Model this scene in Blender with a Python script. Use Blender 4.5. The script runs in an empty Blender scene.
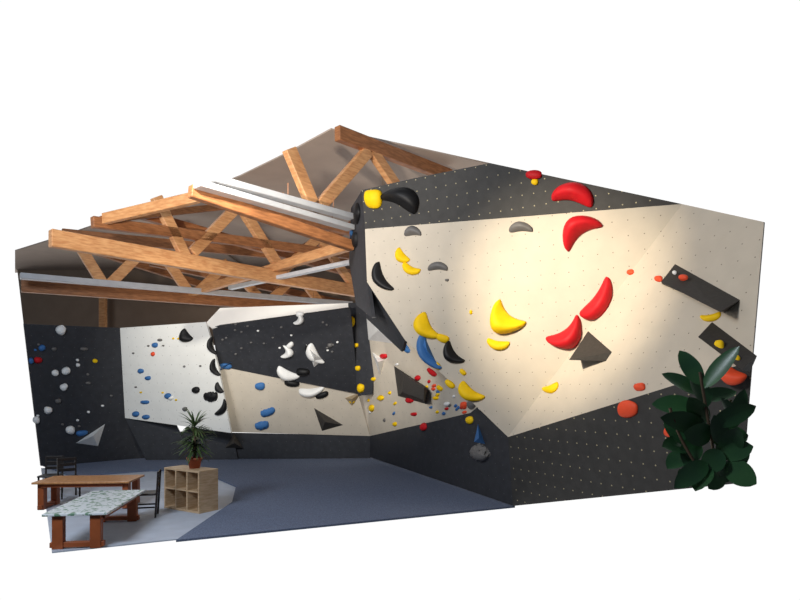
import bpy, bmesh, math, random
from mathutils import Vector, Matrix
random.seed(7)
S=bpy.context.scene
try:
    S.view_settings.view_transform='Standard'; S.view_settings.look='None'
except Exception as e: print(e)
F=600.0; EYE=2.5; HZ=387.0
def P(u,v,d): return Vector(((u-400)/F*d, d, EYE+(HZ-v)/F*d))
def PZ(u,v,z): return P(u,v,(z-EYE)*F/(HZ-v))
# ---------------- camera
cam=bpy.data.cameras.new('camera'); co=bpy.data.objects.new('camera',cam); S.collection.objects.link(co)
co.location=(0,0,EYE); co.rotation_euler=(math.pi/2,0,0); cam.sensor_width=36; cam.lens=F*36/800; cam.shift_y=(HZ-300)/800
cam.clip_end=200; S.camera=co
# ---------------- materials
def lin(c):
    return tuple(((x/255)/12.92 if x/255<=0.04045 else ((x/255+0.055)/1.055)**2.4) for x in c)+(1,)
def mat(name,col,rough=.6,noise=0.0,scale=8,metal=0,bump=0,stretch=None,col2=None,dots=None,spec=.5):
    m=bpy.data.materials.new(name); m.use_nodes=True; nt=m.node_tree; b=nt.nodes['Principled BSDF']
    b.inputs['Roughness'].default_value=rough; b.inputs['Metallic'].default_value=metal
    b.inputs['Specular IOR Level'].default_value=spec
    c=lin(col); out=None
    tc=nt.nodes.new('ShaderNodeTexCoord')
    nz=nt.nodes.new('ShaderNodeTexNoise'); nz.inputs['Scale'].default_value=scale; nz.inputs['Detail'].default_value=6
    mp=nt.nodes.new('ShaderNodeMapping')
    if stretch: mp.inputs['Scale'].default_value=stretch
    nt.links.new(tc.outputs['Object'],mp.inputs[0]); nt.links.new(mp.outputs[0],nz.inputs['Vector'])
    mx=nt.nodes.new('ShaderNodeMix'); mx.data_type='RGBA'
    c2=lin(col2) if col2 else tuple(x*(1-noise) for x in c[:3])+(1,)
    mx.inputs['A'].default_value=c; mx.inputs['B'].default_value=c2
    rp=nt.nodes.new('ShaderNodeMapRange'); rp.inputs['From Min'].default_value=.35; rp.inputs['From Max'].default_value=.65
    nt.links.new(nz.outputs[0],rp.inputs[0]); nt.links.new(rp.outputs[0],mx.inputs['Factor'])
    out=mx.outputs['Result']
    if dots:
        dc,sp,r=dots
        uv=nt.nodes.new('ShaderNodeUVMap')
        sc=nt.nodes.new('ShaderNodeVectorMath'); sc.operation='SCALE'; sc.inputs['Scale'].default_value=1/sp
        fr=nt.nodes.new('ShaderNodeVectorMath'); fr.operation='FRACTION'
        sb=nt.nodes.new('ShaderNodeVectorMath'); sb.operation='SUBTRACT'; sb.inputs[1].default_value=(.5,.5,0)
        ln=nt.nodes.new('ShaderNodeVectorMath'); ln.operation='LENGTH'
        lt=nt.nodes.new('ShaderNodeMath'); lt.operation='LESS_THAN'; lt.inputs[1].default_value=r/sp
        nt.links.new(uv.outputs[0],sc.inputs[0]); nt.links.new(sc.outputs[0],fr.inputs[0]); nt.links.new(fr.outputs[0],sb.inputs[0])
        nt.links.new(sb.outputs[0],ln.inputs[0]); nt.links.new(ln.outputs['Value'],lt.inputs[0])
        m2=nt.nodes.new('ShaderNodeMix'); m2.data_type='RGBA'; m2.inputs['B'].default_value=lin(dc)
        nt.links.new(out,m2.inputs['A']); nt.links.new(lt.outputs[0],m2.inputs['Factor']); out=m2.outputs['Result']
    nt.links.new(out,b.inputs['Base Color'])
    if bump:
        bp=nt.nodes.new('ShaderNodeBump'); bp.inputs['Strength'].default_value=bump; bp.inputs['Distance'].default_value=.02
        nt.links.new(nz.outputs[0],bp.inputs['Height']); nt.links.new(bp.outputs[0],b.inputs['Normal'])
    return m
M=dict(
 pale=mat('wall_pale_ply',(198,188,172),.75,.06,3,dots=((120,110,98),.26,.010)),
 palem=mat('wall_pale_ply_far',(204,194,178),.7,.06,3,dots=((130,120,108),.3,.010)),
 white=mat('wall_white_ply',(238,238,234),.6,.04,3,dots=((150,145,140),.3,.010)),
 dark=mat('wall_dark_ply',(54,53,52),.7,.25,6,dots=((170,160,130),.22,.012)),
 dark2=mat('wall_dark_plain',(46,48,54),.7,.25,6,dots=((90,90,90),.3,.010)),
 trim=mat('white_ledge',(245,243,238),.6,.03,3),
 taupe=mat('ceiling_taupe',(190,172,158),.85,.08,1.5),
 plaster=mat('gable_plaster',(150,130,112),.85,.1,1.5),
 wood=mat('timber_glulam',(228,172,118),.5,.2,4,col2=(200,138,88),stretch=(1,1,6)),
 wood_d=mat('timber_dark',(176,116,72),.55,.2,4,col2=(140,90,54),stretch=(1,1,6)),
 metal=mat('galvanised_metal',(206,208,212),.4,.1,5,metal=.15),
 matg=mat('carpet_mat',(114,126,150),.95,.35,60,bump=.3,col2=(82,92,116)),
 conc=mat('concrete_floor',(190,198,212),.5,.12,3),
 red=mat('hold_red',(200,24,34),.6,.15,6,spec=.25), yellow=mat('hold_yellow',(244,200,10),.65,.08,6,spec=.25),
 black=mat('hold_black',(20,20,22),.55,.1,6,spec=.3), blue=mat('hold_blue',(60,112,172),.6,.1,6,spec=.3),
 whiteh=mat('hold_white',(240,240,238),.5,.05,6), grey=mat('hold_grey',(105,103,102),.6,.1,6),
 orange=mat('hold_orange',(240,84,48),.6,.1,6,spec=.3),
 vol=mat('volume_dark',(62,58,54),.75,.2,20,bump=.1), tan=mat('volume_tan',(170,150,120),.7,.1,6),
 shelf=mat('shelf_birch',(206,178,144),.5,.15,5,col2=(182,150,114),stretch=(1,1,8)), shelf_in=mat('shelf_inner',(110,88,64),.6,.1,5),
 tabw=mat('table_wood',(205,150,98),.35,.2,5,col2=(180,122,74),stretch=(6,1,1)),
 tabl=mat('table_leg_wood',(160,84,44),.45,.2,5),
 chair=mat('chair_dark',(36,30,28),.4,.1,6),
 leaf=mat('rubber_leaf',(44,82,54),.28,.3,3,col2=(62,106,62),spec=.5),
 leaf2=mat('dracaena_leaf',(50,74,40),.5,.3,9,col2=(84,104,56)), stem=mat('plant_stem',(96,76,56),.7,.2,20),
 pot=mat('terracotta_pot',(176,92,64),.7,.15,9), soil=mat('soil',(40,30,24),.9,.3,30),
)
def mesh_obj(name,verts,faces,mats,parent=None,midx=None,smooth=False):
    me=bpy.data.meshes.new(name); me.from_pydata([tuple(v) for v in verts],[],faces); me.update()
    for m in (mats if isinstance(mats,list) else [mats]): me.materials.append(m)
    if midx:
        for p,i in zip(me.polygons,midx): p.material_index=i
    if smooth:
        for p in me.polygons: p.use_smooth=True
    o=bpy.data.objects.new(name,me); S.collection.objects.link(o)
    if parent: o.parent=parent
    return o
def empty(name,loc=(0,0,0),rz=0):
    e=bpy.data.objects.new(name,None); S.collection.objects.link(e); e.location=loc; e.rotation_euler=(0,0,rz); return e
# ---------------- planar wall panels
PL={}
CAM=Vector((0,0,EYE))
def hit(pl,u,v):
    p0,n=PL[pl]; r=Vector(((u-400)/F,1,(HZ-v)/F)); return CAM+r*((p0-CAM).dot(n)/r.dot(n))
def panel(name,anch,px,m,th=.08):
    a,b,c=[P(*t) for t in anch]; n=(b-a).cross(c-a).normalized()
    if n.dot(CAM-a)<0: n=-n
    PL[name]=(a,n)
    pts=[hit(name,u,v) for u,v in px]; k=len(pts)
    nn=Vector((0,0,0))
    for i in range(k): nn+=pts[i].cross(pts[(i+1)%k])
    if nn.dot(n)<0: pts.reverse()
    x=Vector((0,0,1)).cross(n)
    x=x.normalized() if x.length>.05 else Vector((1,0,0)); y=n.cross(x)
    vs=pts+[p-n*th for p in pts]
    fs=[list(range(k)),list(range(2*k-1,k-1,-1))]+[[i,i+k,(i+1)%k+k,(i+1)%k] for i in range(k)]
    o=mesh_obj(name,vs,fs,M[m]); uvl=o.data.uv_layers.new(name='UVMap')
    for p in o.data.polygons:
        for li in p.loop_indices:
            w=o.data.vertices[o.data.loops[li].vertex_index].co
            uvl.data[li].uv=(w.dot(x)+50,w.dot(y)+50)
    return o
# right structure
panel('wall_overhang_pale',[(365,228,13),(682,204,9.8),(508,437,12)],[(365,229),(682,204),(508,437),(475,405),(440,372),(405,340),(367,282)],'pale')
panel('wall_right_pale',[(682,204,9.8),(764,225,8.2),(508,437,12)],[(682,204),(764,222),(752,361),(508,437)],'pale',.02)
dB=hit('wall_right_pale',752,361).y
panel('wall_right_dark',[(508,437,12),(752,361,dB),(513,505,12.2)],[(508,437),(752,361),(742,483),(513,506)],'dark',.02)
panel('wall_upper_dark',[(365,228,13),(682,204,9.8),(490,163,11.3)],[(362,190),(415,178),(490,163),(682,204),(365,229)],'dark')
panel('wall_prow_side',[(362,190,13.2),(367,282,13.2),(350,240,15)],[(362,190),(351,208),(349,262),(356,305),(372,318),(367,282),(365,229)],'dark2')
panel('wall_prow_underside',[(367,282,13.2),(405,340,12.9),(372,330,15)],[(367,282),(405,340),(402,352),(366,318)],'dark2')
panel('wall_recess_pale',[(370,436,20.4),(470,413,14.2),(360,310,19)],[(362,303),(350,303),(358,395),(370,436),(470,414),(500,440),(500,400),(380,290)],'palem')
panel('wall_recess_dark',[(370,457,20.5),(513,505,12.3),(370,436,20.4)],[(370,436),(470,413),(480,405),(512,437),(514,506),(370,457)],'dark2')
panel('wall_middle_base',[(230,432,20.4),(370,436,20.4),(370,457,20.5)],[(180,432),(370,436),(370,458),(180,460)],'dark2')
panel('wall_middle_pale',[(218,366,19.6),(370,436,20.4),(230,432,20.4)],[(218,366),(358,393),(370,436),(230,432)],'palem')
panel('wall_middle_dark',[(212,325,18.8),(355,393,19.8),(218,366,19.6)],[(212,327),(350,308),(354,345),(358,394),(218,366)],'dark2')
panel('wall_middle_ledge',[(207,323,18.85),(350,303,19.6),(212,328,18.8)],[(206,323),(220,308),(352,303),(352,309),(212,328)],'trim')
panel('wall_left_pale',[(120,328,19.5),(205,322,18.8),(125,418,20.1)],[(120,328),(206,322),(218,366),(231,433),(182,426),(125,418)],'white')
panel('wall_left_base',[(125,418,20.1),(230,432,20.3),(148,459,20.2)],[(125,418),(176,425),(182,437),(186,427),(232,433),(238,460),(146,460)],'dark2')
panel('wall_left_dark',[(24,325,17.5),(120,328,19.5),(42,465,18.5)],[(24,324),(120,328),(125,418),(149,460),(41,466)],'dark2')
panel('wall_recess_strip',[(350,303,18.8),(362,303,18.6),(358,395,19.5)],[(348,303),(364,303),(376,350),(372,394),(358,396)],'dark2')
# floors
def flat(name,px,z,m,th=.05):
    pts=[PZ(u,v,z) for u,v in px]; k=len(pts)
    nz=sum((pts[i].x*pts[(i+1)%k].y-pts[(i+1)%k].x*pts[i].y) for i in range(k))
    if nz<0: pts.reverse()
    vs=pts+[p-Vector((0,0,th)) for p in pts]
    fs=[list(range(k)),list(range(2*k-1,k-1,-1))]+[[i,i+k,(i+1)%k+k,(i+1)%k] for i in range(k)]
    return mesh_obj(name,vs,fs,M[m])
flat('floor',[(41,468),(260,462),(300,526),(52,552)],0.0,'conc',.02)
flat('climbing_mat',[(40,464),(72,476),(150,470),(200,470),(236,486),(232,502),(176,540),(515,506),(514,504),(370,456),(146,458)],.04,'matg',.035)
# ---------------- roof
flat('ceiling',[(15,250),(60,236),(130,212),(200,191),(240,175),(287,152),(331,128),(490,163),(560,250),(560,272),(15,272)],8.8,'taupe',.04)
panel('wall_gable',[(15,270,32),(400,270,32),(200,400,32)],[(17,268),(560,268),(560,345),(26,345)],'plaster')
def beam(name,a,b,w,h,m,parent=None):
    a=Vector(a); b=Vector(b); t=(b-a).normalized(); up=Vector((0,0,1))
    s=t.cross(up); s=s.normalized() if s.length>.01 else Vector((1,0,0)); q=s.cross(t)
    vs=[]
    for c in (a,b):
        for i,j in ((-1,-1),(1,-1),(1,1),(-1,1)): vs.append(c+s*i*w/2+q*j*h/2)
    o=mesh_obj(name,vs,[[3,2,1,0],[4,5,6,7],[0,1,5,4],[1,2,6,5],[2,3,7,6],[3,0,4,7]],m,parent)
    bv=o.modifiers.new('b','BEVEL'); bv.width=min(w,h)*.08; bv.segments=1
    return o
def truss(u0,d0,u1,d1,items):
    e=empty('roof_truss')
    def D(u): t=(u-u0)/(u1-u0); return 1/((1-t)/d0+t/d1)
    for i,(nm,ua,va,ub,vb,w,h,m) in enumerate(items):
        beam(nm,P(ua,va,D(ua)),P(ub,vb,D(ub)),w,h,M[m],e)
    return e
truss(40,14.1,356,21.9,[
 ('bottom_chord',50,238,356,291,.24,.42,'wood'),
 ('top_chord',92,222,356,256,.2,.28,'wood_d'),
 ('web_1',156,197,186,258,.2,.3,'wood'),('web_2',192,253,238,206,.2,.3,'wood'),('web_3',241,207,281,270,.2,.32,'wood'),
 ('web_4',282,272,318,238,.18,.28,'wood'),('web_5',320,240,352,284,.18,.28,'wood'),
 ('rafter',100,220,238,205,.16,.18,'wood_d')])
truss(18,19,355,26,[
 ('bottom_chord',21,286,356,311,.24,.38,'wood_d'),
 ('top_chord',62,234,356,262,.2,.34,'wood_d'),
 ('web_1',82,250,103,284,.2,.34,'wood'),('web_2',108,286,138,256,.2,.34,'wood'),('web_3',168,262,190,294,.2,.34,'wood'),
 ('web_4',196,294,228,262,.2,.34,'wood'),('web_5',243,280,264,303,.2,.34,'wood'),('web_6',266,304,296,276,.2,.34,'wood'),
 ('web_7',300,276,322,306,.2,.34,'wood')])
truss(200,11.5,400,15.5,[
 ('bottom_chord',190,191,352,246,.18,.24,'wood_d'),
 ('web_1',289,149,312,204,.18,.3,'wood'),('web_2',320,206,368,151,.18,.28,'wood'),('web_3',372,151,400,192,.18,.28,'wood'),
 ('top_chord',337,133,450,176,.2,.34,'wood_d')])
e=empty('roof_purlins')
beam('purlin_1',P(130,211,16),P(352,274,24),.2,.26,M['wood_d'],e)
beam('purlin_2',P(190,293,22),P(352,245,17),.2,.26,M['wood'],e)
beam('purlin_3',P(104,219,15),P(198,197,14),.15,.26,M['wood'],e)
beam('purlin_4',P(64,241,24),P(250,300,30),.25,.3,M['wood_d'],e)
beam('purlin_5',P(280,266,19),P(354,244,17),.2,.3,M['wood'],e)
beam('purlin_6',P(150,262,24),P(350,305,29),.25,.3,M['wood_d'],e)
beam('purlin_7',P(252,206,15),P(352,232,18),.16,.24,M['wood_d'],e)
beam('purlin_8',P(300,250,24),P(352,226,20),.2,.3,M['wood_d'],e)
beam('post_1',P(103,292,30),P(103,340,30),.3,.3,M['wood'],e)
beam('post_2',P(296,292,30),P(296,320,30),.3,.3,M['wood'],e)
e=empty('ceiling_battens')
for i,x in enumerate((-13,-10.5,-8,-5.5,-3,-.5)):
    y0=max(14.8,19-(x+6)*1.0) if x<-4 else 15.2+ (0 if x<-2 else .3)
    beam('batten_%d'%i,(x,y0+1.5,8.66),(x,31.5,8.66),.08,.06,M['plaster'],e)
def lum(a,b,w=.22,h=.12):
    e=empty('linear_ceiling_light'); beam('housing',a,b,w,h,M['metal'],e)
    a=Vector(a);b=Vector(b)
    for k in (.5,.85):
        c=a.lerp(b,k); beam('hanger_%d'%int(k*100),c,c+Vector((0,0,.35)),.015,.015,M['wood_d'],e)
lum(P(210,178,11.3),P(351,217,14),.22,.13); lum(P(197,184,11.2),P(351,228,14.2),.26,.12)
lum(P(20,276,18.3),P(351,304,25.2),.3,.18); lum(P(230,288,20),P(351,262,18),.2,.12)
# ---------------- holds
def jac(pl,u,v):
    p=hit(pl,u,v); d=p.y; a=hit(pl,u+1,v)-p; b=hit(pl,u,v-1)-p
    for x in (a,b):
        if x.length>2.0*d/F: x*= (2.0*d/F)/x.length
    return p,a,b,d
def blob(kind,seed,seg=20,ring=16):
    rnd=random.Random(seed); vs=[];fs=[]
    k1=rnd.uniform(.05,.14); ph=rnd.uniform(0,6)
    W={'moon':.6,'bean':.7,'horn':.72,'blob':1,'disc':1,'shard':1}[kind]
    bend={'moon':.8,'bean':.55,'horn':.55,'blob':.08,'disc':0,'shard':.1}[kind]
    flat_={'moon':1,'bean':.9,'horn':1.0,'blob':1,'disc':.5,'shard':1}[kind]
    for i in range(ring+1):
        th=math.pi*i/ring
        for j in range(seg):
            f=2*math.pi*j/seg
            sx=abs(math.sin(th))**(.65)
            x=math.cos(th)
            if kind=='horn': sx*=1-.36*x
            if kind=='moon': sx*=1-.15*x
            y=sx*math.cos(f); z=sx*math.sin(f)
            r=1+k1*math.sin(2*x+ph)+(.12*math.sin(3*f+ph) if kind in('blob','shard') else 0)
            if kind=='shard': r*=rnd.uniform(.7,1.15)
            y*=r*W
            if kind in('moon','bean','horn'):
                z*=(1-.3*abs(x))*(1.0 if y<0 else (1-.5*min(1,y/W)))
            y+=bend*(x*x-.42)
            if z<0: z*=.12
            vs.append((x,y,z*flat_))
    for i in range(ring):
        for j in range(seg):
            fs.append([i*seg+j,i*seg+(j+1)%seg,(i+1)*seg+(j+1)%seg,(i+1)*seg+j])
    return vs,fs
def hold(u,v,w,h,ang,col,pl,kind='blob',name='climbing_hold',depth=None):
    p,a,b,d=jac(pl,u,v); n=PL[pl][1]; c,s=math.cos(math.radians(ang)),math.sin(math.radians(ang))
    vs,fs=blob(kind,int(u*31+v)); t=(depth or .45*min(w,h))*d/F
    out=[]
    for x,y,z in vs:
        X=x*w/2; Y=y*h/2; out.append(a*(X*c-Y*s)+b*(X*s+Y*c)+n*(z*t))
    o=mesh_obj(name,out,fs,M[col],smooth=(kind!='shard')); o.location=p+n*.004; return o
SM={'v':[],'f':[],'m':[]}; SMC=['red','yellow','black','blue','whiteh','grey','orange']
def sm(u,v,w,h,ang,col,pl,kind='blob'):
    p,a,b,d=jac(pl,u,v); n=PL[pl][1]; c,s=math.cos(math.radians(ang)),math.sin(math.radians(ang))
    vs,fs=blob(kind,int(u*31+v),10,6); t=.5*min(w,h)*d/F; o0=len(SM['v'])
    for x,y,z in vs:
        X=x*w/2; Y=y*h/2; SM['v'].append(p+a*(X*c-Y*s)+b*(X*s+Y*c)+n*(z*t))
    for f in fs: SM['f'].append([i+o0 for i in f]); SM['m'].append(SMC.index(col))
A='wall_overhang_pale';B='wall_right_pale';C='wall_right_dark';D_='wall_upper_dark';G='wall_recess_pale';GD='wall_recess_dark'
H='wall_middle_dark';HP='wall_middle_pale';K='wall_left_pale';L='wall_left_dark';PS='wall_prow_side'
for t in [
 (573,195,42,30,172,'red',D_,'bean'),(579,231,44,32,218,'red',A,'moon'),(534,175,16,9,0,'red',D_,'blob'),
 (599,300,48,26,58,'red',A,'horn'),(567,334,40,30,38,'red',A,'moon'),
 (506,319,36,34,-40,'yellow',A,'moon'),(498,344,23,14,-10,'yellow',A,'bean'),(427,328,30,22,-50,'yellow',A,'horn'),(443,338,13,8,-20,'yellow',A,'blob'),
 (453,354,26,17,-50,'black',A,'moon'),(428,353,40,18,-62,'blue',A,'moon'),(402,256,17,13,-50,'yellow',A,'bean'),(411,269,19,13,-25,'yellow',A,'bean'),
 (413,232,17,13,180,'grey',A,'bean'),(438,267,20,12,180,'grey',A,'bean'),(521,228,24,14,180,'grey',A,'bean'),
 (382,278,32,17,-60,'black',A,'moon'),(374,198,17,21,0,'yellow',D_,'blob'),(400,199,40,26,165,'black',D_,'horn'),
 (358,214,22,13,80,'black',PS,'bean'),(356,240,16,10,80,'black',PS,'blob'),(352,232,12,5,80,'blue',PS,'blob'),
 (471,393,28,18,-30,'yellow',A,'horn'),(551,388,17,11,20,'yellow',B,'bean'),
 (481,453,18,17,-40,'grey',GD,'shard'),(628,409,20,17,0,'orange',C,'disc'),(671,432,14,11,-20,'orange',C,'disc'),
 (640,387,11,8,10,'orange',B,'blob'),(732,374,28,24,-35,'orange',B,'bean'),(711,317,21,11,10,'yellow',B,'bean'),
 (630,272,8,6,0,'orange',B,'blob'),(535,182,7,6,0,'yellow',D_,'blob'),
 (299,319,12,12,70,'whiteh',H,'moon'),(287,352,12,16,80,'whiteh',H,'moon'),(315,355,24,13,-50,'whiteh',H,'horn'),
 (288,374,24,13,-20,'whiteh',H,'horn'),(312,391,26,12,10,'whiteh',HP,'horn'),(260,386,10,7,0,'blue',HP,'blob'),(268,412,15,8,20,'blue',HP,'shard'),
 (262,425,14,9,10,'blue',HP,'shard'),
 (186,336,14,14,-50,'black',K,'bean'),(212,346,18,10,-75,'black',K,'moon'),(215,368,18,10,-70,'black',K,'moon'),(211,396,14,10,0,'black',K,'shard'),
 (222,408,18,10,60,'black',K,'moon'),(219,388,12,8,-60,'black',K,'bean')]: hold(*t)
for t in [(155,345,6,5,0,'blue',K),(153,354,4,4,0,'orange',K),(141,371,6,5,0,'blue',K),(148,378,6,4,0,'blue',K),(145,402,9,4,0,'blue',K),(136,414,7,5,0,'blue',K),
 (168,396,7,5,0,'blue',K),(196,390,8,6,0,'black',K),(160,340,5,3,0,'grey',K),(171,398,5,4,0,'whiteh',K),(185,409,5,4,0,'grey',K),(146,417,8,4,0,'blue',K),
 (61,330,10,10,40,'whiteh',L),(66,371,9,7,30,'whiteh',L),(55,373,7,6,0,'whiteh',L),(64,387,8,7,40,'whiteh',L),(48,410,8,8,0,'whiteh',L),(36,420,7,7,0,'whiteh',L),
 (70,430,9,8,0,'whiteh',L),(82,433,12,6,10,'blue',L),(38,360,8,7,0,'red',L),(31,361,5,6,0,'blue',L),(84,349,8,4,0,'grey',L),(95,361,5,4,0,'yellow',L),
 (42,348,7,6,30,'blue',L),(54,349,5,4,0,'grey',L),(78,365,4,4,0,'whiteh',L),(88,383,5,3,0,'grey',L),(58,401,6,5,0,'grey',L),
 (300,314,8,6,0,'whiteh',H),(284,361,8,6,0,'black',HP),(226,366,12,5,-10,'blue',H),(330,345,5,5,0,'grey',H),
 (290,345,8,6,40,'whiteh',H),(308,349,6,10,0,'black',H),(292,383,16,8,-10,'black',HP),(322,395,14,6,20,'black',HP),(303,372,14,8,0,'black',H),
 (352,322,6,10,0,'yellow','wall_recess_strip'),(356,345,5,5,0,'yellow','wall_recess_strip'),(361,388,7,10,0,'yellow','wall_recess_strip'),(358,368,5,6,0,'yellow','wall_recess_strip'),(352,401,6,5,0,'yellow',HP),
 (384,356,8,6,0,'red',G),(373,379,7,5,0,'yellow',G),(381,398,8,5,0,'yellow',G),(372,408,6,8,0,'yellow',G),
 (404,345,20,7,-50,'blue',G),(410,400,9,6,0,'red',G),(414,414,7,4,0,'red',G),
 (424,427,7,8,0,'red',GD),(395,424,5,4,0,'yellow',G),(436,398,6,4,0,'yellow',G),(440,388,7,5,-40,'yellow',G),(447,404,6,4,0,'whiteh',G),(464,405,6,8,0,'orange',G),
 (472,404,8,10,0,'grey',G),(470,420,7,8,0,'yellow',GD),(450,384,12,6,-40,'yellow',A),(437,366,9,6,-45,'yellow',A),(463,372,8,5,-45,'yellow',A),(418,378,6,5,0,'red',G),
 (432,372,12,5,-40,'red',G),(482,408,6,5,0,'whiteh',GD),(471,312,3,5,0,'yellow',A),(447,280,4,3,0,'grey',A)]: sm(*t)
rr=random.Random(3)
for i in range(34):
    t=rr.random(); u=366+t*100; v=345+t*55+rr.uniform(0,30)+ (0 if t>.3 else rr.uniform(0,50)); v=min(v,430-t*18)
    sm(u,v,rr.uniform(2.5,4.5),rr.uniform(2.5,3.5),rr.uniform(0,90),rr.choice(['yellow','yellow','red','whiteh','blue','orange','grey']),G)
for i in range(22): sm(rr.uniform(220,345),rr.uniform(322,355),2.5,2,0,rr.choice(['grey','whiteh','grey']),H)
for i in range(12): sm(rr.uniform(132,205),rr.uniform(335,418),2.5,2,0,rr.choice(['grey','blue','grey','yellow']),K)
for i in range(12): sm(rr.uniform(35,115),rr.uniform(335,440),3,2.5,0,rr.choice(['grey','blue','whiteh']),L)
mesh_obj('small_climbing_holds',SM['v'],SM['f'],[M[c] for c in SMC],None,SM['m'],True)
# volumes
def volume(pl,base,apex,h,m,name='climbing_volume'):
    pts=[hit(pl,u,v) for u,v in base]; n=PL[pl][1]; o=pts[0].copy()
    def ap_(u,v):
        p0=PL[pl][0]+n*h; r=Vector(((u-400)/F,1,(HZ-v)/F)); return CAM+r*((p0-CAM).dot(n)/r.dot(n))
    ap=[ap_(u,v) for u,v in apex]; k=len(pts)
    if len(ap)==1: fs=[[i,(i+1)%k,k] for i in range(k)]
    elif len(ap)==2: fs=[[0,1,k+1,k],[1,2,k+1],[2,3,k,k+1],[3,0,k]]
    else: fs=[[i,(i+1)%k,k+(i+1)%k,k+i] for i in range(k)]+[[k+i for i in range(k)]]
    fs.append(list(range(k-1,-1,-1)))
    ob=mesh_obj(name,[p-o for p in pts+ap],fs,M[m]); ob.location=o
    bm=bmesh.new(); bm.from_mesh(ob.data); bmesh.ops.recalc_face_normals(bm,faces=bm.faces); bm.to_mesh(ob.data); bm.free(); return ob
volume(B,[(675,264),(740,300),(726,312),(662,284)],[(661,282),(720,312)],.36,'vol')
volume(B,[(588,331),(612,352),(606,361),(580,358)],[(569,360)],.42,'vol')
volume(B,[(712,322),(757,356),(750,372),(700,336)],[(698,337),(742,370)],.3,'vol')
volume(G,[(394,366),(428,388),(426,404),(398,396)],[(404,374),(424,388),(424,400),(402,392)],.35,'vol')
volume(L,[(76,443),(105,424),(98,446)],[(93,436)],.3,'whiteh')
volume(H,[(218,372),(232,362),(222,366)],[(224,366)],.2,'blue')
volume(HP,[(314,408),(343,425),(322,431)],[(325,422)],.3,'vol')
volume(HP,[(345,398),(362,392),(352,406)],[(352,399)],.2,'tan')
volume(H,[(306,344),(323,360),(314,367)],[(314,356)],.3,'whiteh')
volume('wall_left_base',[(225,448),(234,434),(243,448)],[(234,443)],.3,'vol')
volume(G,[(366,312),(392,330),(398,344),(368,340)],[(378,330)],.3,'whiteh')
volume(G,[(372,352),(384,360),(380,376)],[(378,362)],.25,'whiteh')
volume(GD,[(478,424),(485,444),(474,442)],[(479,438)],.15,'blue')
volume(A,[(418,338),(424,335),(436,362),(431,366)],[(427,350)],.15,'blue')
for t in [(668,284,8,6,0,'orange',B),(693,283,9,6,0,'orange',B),(684,278,4,4,0,'whiteh',B),(730,351,9,11,0,'yellow',B),(742,363,18,9,-20,'yellow',B)]:
    o=hold(*t); o.location+=PL[t[6]][1]*.2
# ---------------- shelf
def box(name,c,s,m,parent,bev=.006):
    x,y,z=[k/2 for k in s]
    vs=[(c[0]+i*x,c[1]+j*y,c[2]+k*z) for i in(-1,1) for j in(-1,1) for k in(-1,1)]
    o=mesh_obj(name,vs,[[0,1,3,2],[4,6,7,5],[0,4,5,1],[2,3,7,6],[0,2,6,4],[1,5,7,3]],M[m],parent)
    if bev: b=o.modifiers.new('b','BEVEL'); b.width=bev; b.segments=2
    return o
a=PZ(164,508,0); b_=PZ(199,514,0)
W=(b_-a).length; rz=math.atan2(b_.y-a.y,b_.x-a.x)
sh=empty('cube_shelf',a,rz); DP=.48; HT=.84
box('top',(W/2,DP/2,HT-.02),(W,DP,.04),'shelf',sh); box('bottom',(W/2,DP/2,.02),(W,DP,.04),'shelf',sh)
box('middle_shelf',(W/2,DP/2,HT/2),(W-.03,DP-.01,.03),'shelf',sh)
for i in range(4): box('upright_%d'%i,(.02+i*(W-.04)/3,DP/2,HT/2),(.035,DP,HT-.02),'shelf',sh)
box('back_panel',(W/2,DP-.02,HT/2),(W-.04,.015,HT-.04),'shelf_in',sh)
R=Matrix.Rotation(rz,3,'Z'); pc=a+R@Vector((W*.58,.26,HT))
dp=empty('potted_dracaena',pc)
def lathe(name,prof,m,parent,seg=24):
    vs=[];fs=[]
    for r,z in prof:
        for j in range(seg): vs.append((r*math.cos(2*math.pi*j/seg),r*math.sin(2*math.pi*j/seg),z))
    for i in range(len(prof)-1):
        for j in range(seg): fs.append([i*seg+j,i*seg+(j+1)%seg,(i+1)*seg+(j+1)%seg,(i+1)*seg+j])
    return mesh_obj(name,vs,fs,M[m],parent,smooth=True)
lathe('pot',[(0,.0),(.1,0),(.14,.18),(.16,.18),(.16,.22),(.135,.22),(.13,.19),(0,.19)],'pot',dp)
def ribbon(vs,fs,base,dirv,L_,w,droop,n=7,fold=.15,prof=None,side=None):
    dirv=dirv.normalized()
    if side is None:
        side=dirv.cross(Vector((0,0,1))); side=side.normalized() if side.length>.05 else Vector((1,0,0))
    else:
        side=(side-dirv*side.dot(dirv)).normalized()
    p=Vector(base); t=dirv.copy(); o=len(vs)
    for i in range(n+1):
        s=i/n; ww=w*(prof(s) if prof else math.sin(math.pi*min(1,.12+.88*s))**.6)
        up=side.cross(t)
        vs += [p-side*ww/2+up*fold*ww, p.copy(), p+side*ww/2+up*fold*ww]
        p=p+t*(L_/n); t=(t+Vector((0,0,-droop/n))).normalized()
    for i in range(n):
        k=o+i*3; fs += [[k,k+1,k+4,k+3],[k+1,k+2,k+5,k+4]]
vs=[];fs=[]
for hgt in (.36,.5,.66,.84):
    for i in range(36):
        an=rr.uniform(0,6.28); el=rr.uniform(-.5,1.45 if hgt>.7 else .9)
        ribbon(vs,fs,Vector((0,0,hgt)),Vector((math.cos(an)*math.cos(el),math.sin(an)*math.cos(el),math.sin(el))),rr.uniform(.34,.52),.042,.9)
mesh_obj('leaves',vs,fs,M['leaf2'],dp)
beam('trunk',(0,0,.18),(0,0,.84),.05,.05,M['stem'],dp)
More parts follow.
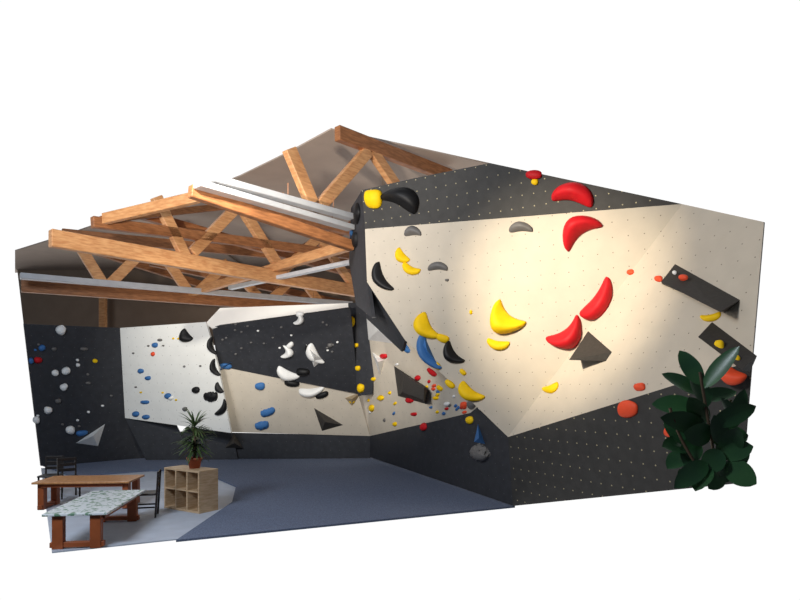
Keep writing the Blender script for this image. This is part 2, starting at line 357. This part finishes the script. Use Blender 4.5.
# ---------------- rubber plant
base=P(716,484,4.6)
rp=empty('rubber_plant',base)
def tube(name,pts,r,m,parent):
    cu=bpy.data.curves.new(name,'CURVE'); cu.dimensions='3D'; cu.bevel_depth=r; cu.bevel_resolution=3
    sp=cu.splines.new('NURBS'); sp.points.add(len(pts)-1); sp.order_u=3; sp.use_endpoint_u=True
    for q,p in zip(sp.points,pts): q.co=(*p,1)
    o=bpy.data.objects.new(name,cu); S.collection.objects.link(o); cu.materials.append(M[m]); o.parent=parent
vs=[];fs=[]
oval=lambda s: max(.04,math.sin(math.pi*s**.9)**.6)
k_=4.6/600
def q(u,v,dy=0): return Vector(((u-716)*k_,dy,(484-v)*k_))
stems=[[q(716,484),q(714,450),q(706,410),q(700,372)],[q(724,484,.1),q(732,450,.1),q(736,420,.1),q(738,400,.1)],[q(706,484,-.05),q(690,460,-.05),q(676,430,0),q(670,408,0)]]
for si,st in enumerate(stems): tube('stem_%d'%si,st,.011,'stem',rp)
LV=[(702,385,688,350,18),(702,388,724,348,18),(706,395,672,372,20),(706,400,740,390,18),(706,410,664,402,24),(708,408,700,372,22),
 (712,425,688,396,20),(712,425,750,404,20),(712,430,660,414,22),(714,440,744,430,26),(712,436,680,430,24),
 (736,430,750,390,18),(730,440,748,434,22),(734,450,746,462,22),(696,448,662,444,22),(694,454,666,466,20),(704,462,662,480,20),(706,466,682,484,20),
 (716,464,716,484,24),(722,464,742,478,24),(716,452,738,442,24),(722,470,700,484,20),(726,455,722,425,22),(690,445,674,420,20),
 (712,415,722,446,22),(704,415,690,446,22),(718,450,700,470,22),(736,420,724,398,16),(700,440,682,462,22),(728,460,722,482,20),(690,470,678,480,16)]
for i,(u0,v0,u1,v1,wd) in enumerate(LV):
    dy0=rr.uniform(-.05,.12); dy1=dy0+rr.uniform(-.2,.1)
    b0=q(u0,v0,dy0); b1=q(u1,v1,dy1); dr=b1-b0
    sd=dr.cross(Vector((rr.uniform(-.9,.4),-1,rr.uniform(-.1,.9))))
    ribbon(vs,fs,b0,dr,dr.length*1.03,wd*k_*1.0,.15,10,.12,oval,sd)
mesh_obj('leaves',vs,fs,M['leaf'],rp,smooth=True)
# ---------------- tables
def table(loc,rz,L_,W_,Hh,top,leg,inset=.12):
    e=empty('wooden_table',loc,rz)
    box('top',(0,0,Hh-.02),(L_,W_,.04),top,e,.008)
    box('apron_1',(0,W_/2-.1,Hh-.08),(L_-.3,.03,.08),leg,e); box('apron_2',(0,-W_/2+.1,Hh-.08),(L_-.3,.03,.08),leg,e)
    for i in(-1,1):
        for j in(-1,1): box('leg_%d%d'%(i>0,j>0),(i*(L_/2-inset),j*(W_/2-.2),(Hh-.05)/2),(.12,.16,Hh-.05),leg,e)
        box('foot_rail_%d'%(i>0),(i*(L_/2-inset),0,.06),(.09,W_-.16,.08),leg,e)
    return e
pm=mat('printed_tabletop',(226,230,232),.3,.0,12,col2=(110,145,120))
pr=[n for n in pm.node_tree.nodes if n.type=='MAP_RANGE'][0]; pr.inputs['From Min'].default_value=.54; pr.inputs['From Max'].default_value=.58
M['print']=pm
table((-5.14,10.25,0),math.radians(98),2.1,.95,.56,'print','tabl')
table((-6.5,12.6,0),math.radians(5),1.9,.95,.58,'tabw','tabl')
def chair(loc,rz):
    e=empty('wooden_chair',loc,rz)
    box('seat',(0,0,.45),(.42,.42,.04),'chair',e,.012)
    for i in(-1,1):
        box('front_leg_%d'%(i>0),(i*.18,-.18,.22),(.035,.035,.44),'chair',e)
        beam('back_leg_%d'%(i>0),(i*.18,.2,0),(i*.18,.25,.88),.035,.035,M['chair'],e)
        box('side_rail_%d'%(i>0),(i*.18,0,.2),(.02,.38,.03),'chair',e)
    for k,z in enumerate((.6,.72,.84)): box('back_slat_%d'%k,(0,.225+(z-.6)*.06,z),(.36,.02,.07),'chair',e)
    return e
chair((-4.92,11.6,0),math.radians(-75))
chair((-8.1,13.9,0),math.radians(10)); chair((-7.5,13.6,0),math.radians(40))
# ---------------- world & lights
w=bpy.data.worlds.new('world'); S.world=w; w.use_nodes=True; nt=w.node_tree; bg=nt.nodes['Background']
tc=nt.nodes.new('ShaderNodeTexCoord'); sx=nt.nodes.new('ShaderNodeSeparateXYZ'); cr=nt.nodes.new('ShaderNodeValToRGB')
nt.links.new(tc.outputs['Generated'],sx.inputs[0]); nt.links.new(sx.outputs['Y'],cr.inputs[0]); nt.links.new(cr.outputs[0],bg.inputs[0])
cr.color_ramp.elements[0].position=.05; cr.color_ramp.elements[0].color=(.05,.055,.065,1)
cr.color_ramp.elements[1].position=.4; cr.color_ramp.elements[1].color=(1.0,1.0,1.0,1); bg.inputs[1].default_value=1.02
def light(kind,name,loc,tgt,power,col,**k):
    l=bpy.data.lights.new(name,kind); l.energy=power; l.color=col
    for a_,b2 in k.items(): setattr(l,a_,b2)
    o=bpy.data.objects.new(name,l); S.collection.objects.link(o); o.location=loc
    o.rotation_euler=(Vector(tgt)-Vector(loc)).to_track_quat('-Z','Y').to_euler(); return o
light('SPOT','spot_right',(-4.2,4.6,6.4),(2.6,10.7,4.3),6400,(1,.85,.62),spot_size=math.radians(30),spot_blend=1.0,shadow_soft_size=.08)
light('SPOT','spot_right_wide',(-4.4,4.2,6.0),(3.4,10.3,3.4),1250,(1,.88,.74),spot_size=math.radians(66),spot_blend=1.0,shadow_soft_size=.12)
light('AREA','daylight_left',(-7,3,8),(-5,18,2),950,(.80,.89,1),shape='RECTANGLE',size=4,size_y=2)
light('SPOT','spot_left_wall',(-2,6,7.6),(-7,20,2.9),3900,(1,.94,.82),spot_size=math.radians(26),spot_blend=.9,shadow_soft_size=.1)
light('SPOT','spot_middle',(-3,6,7.8),(-2.2,20,3),3000,(1,.94,.84),spot_size=math.radians(30),spot_blend=.8,shadow_soft_size=.1)
light('SPOT','spot_recess',(-3.6,7,4.6),(0.2,17.5,2.6),2200,(1,.93,.82),spot_size=math.radians(22),spot_blend=.9,shadow_soft_size=.1)
light('SPOT','truss_fill',(-5.5,2,3.2),(-3.5,15,8.2),6500,(1,.90,.78),spot_size=math.radians(62),spot_blend=.8,shadow_soft_size=.25)  # added fill brightening roof and trusses from below, stands in for floor bounce
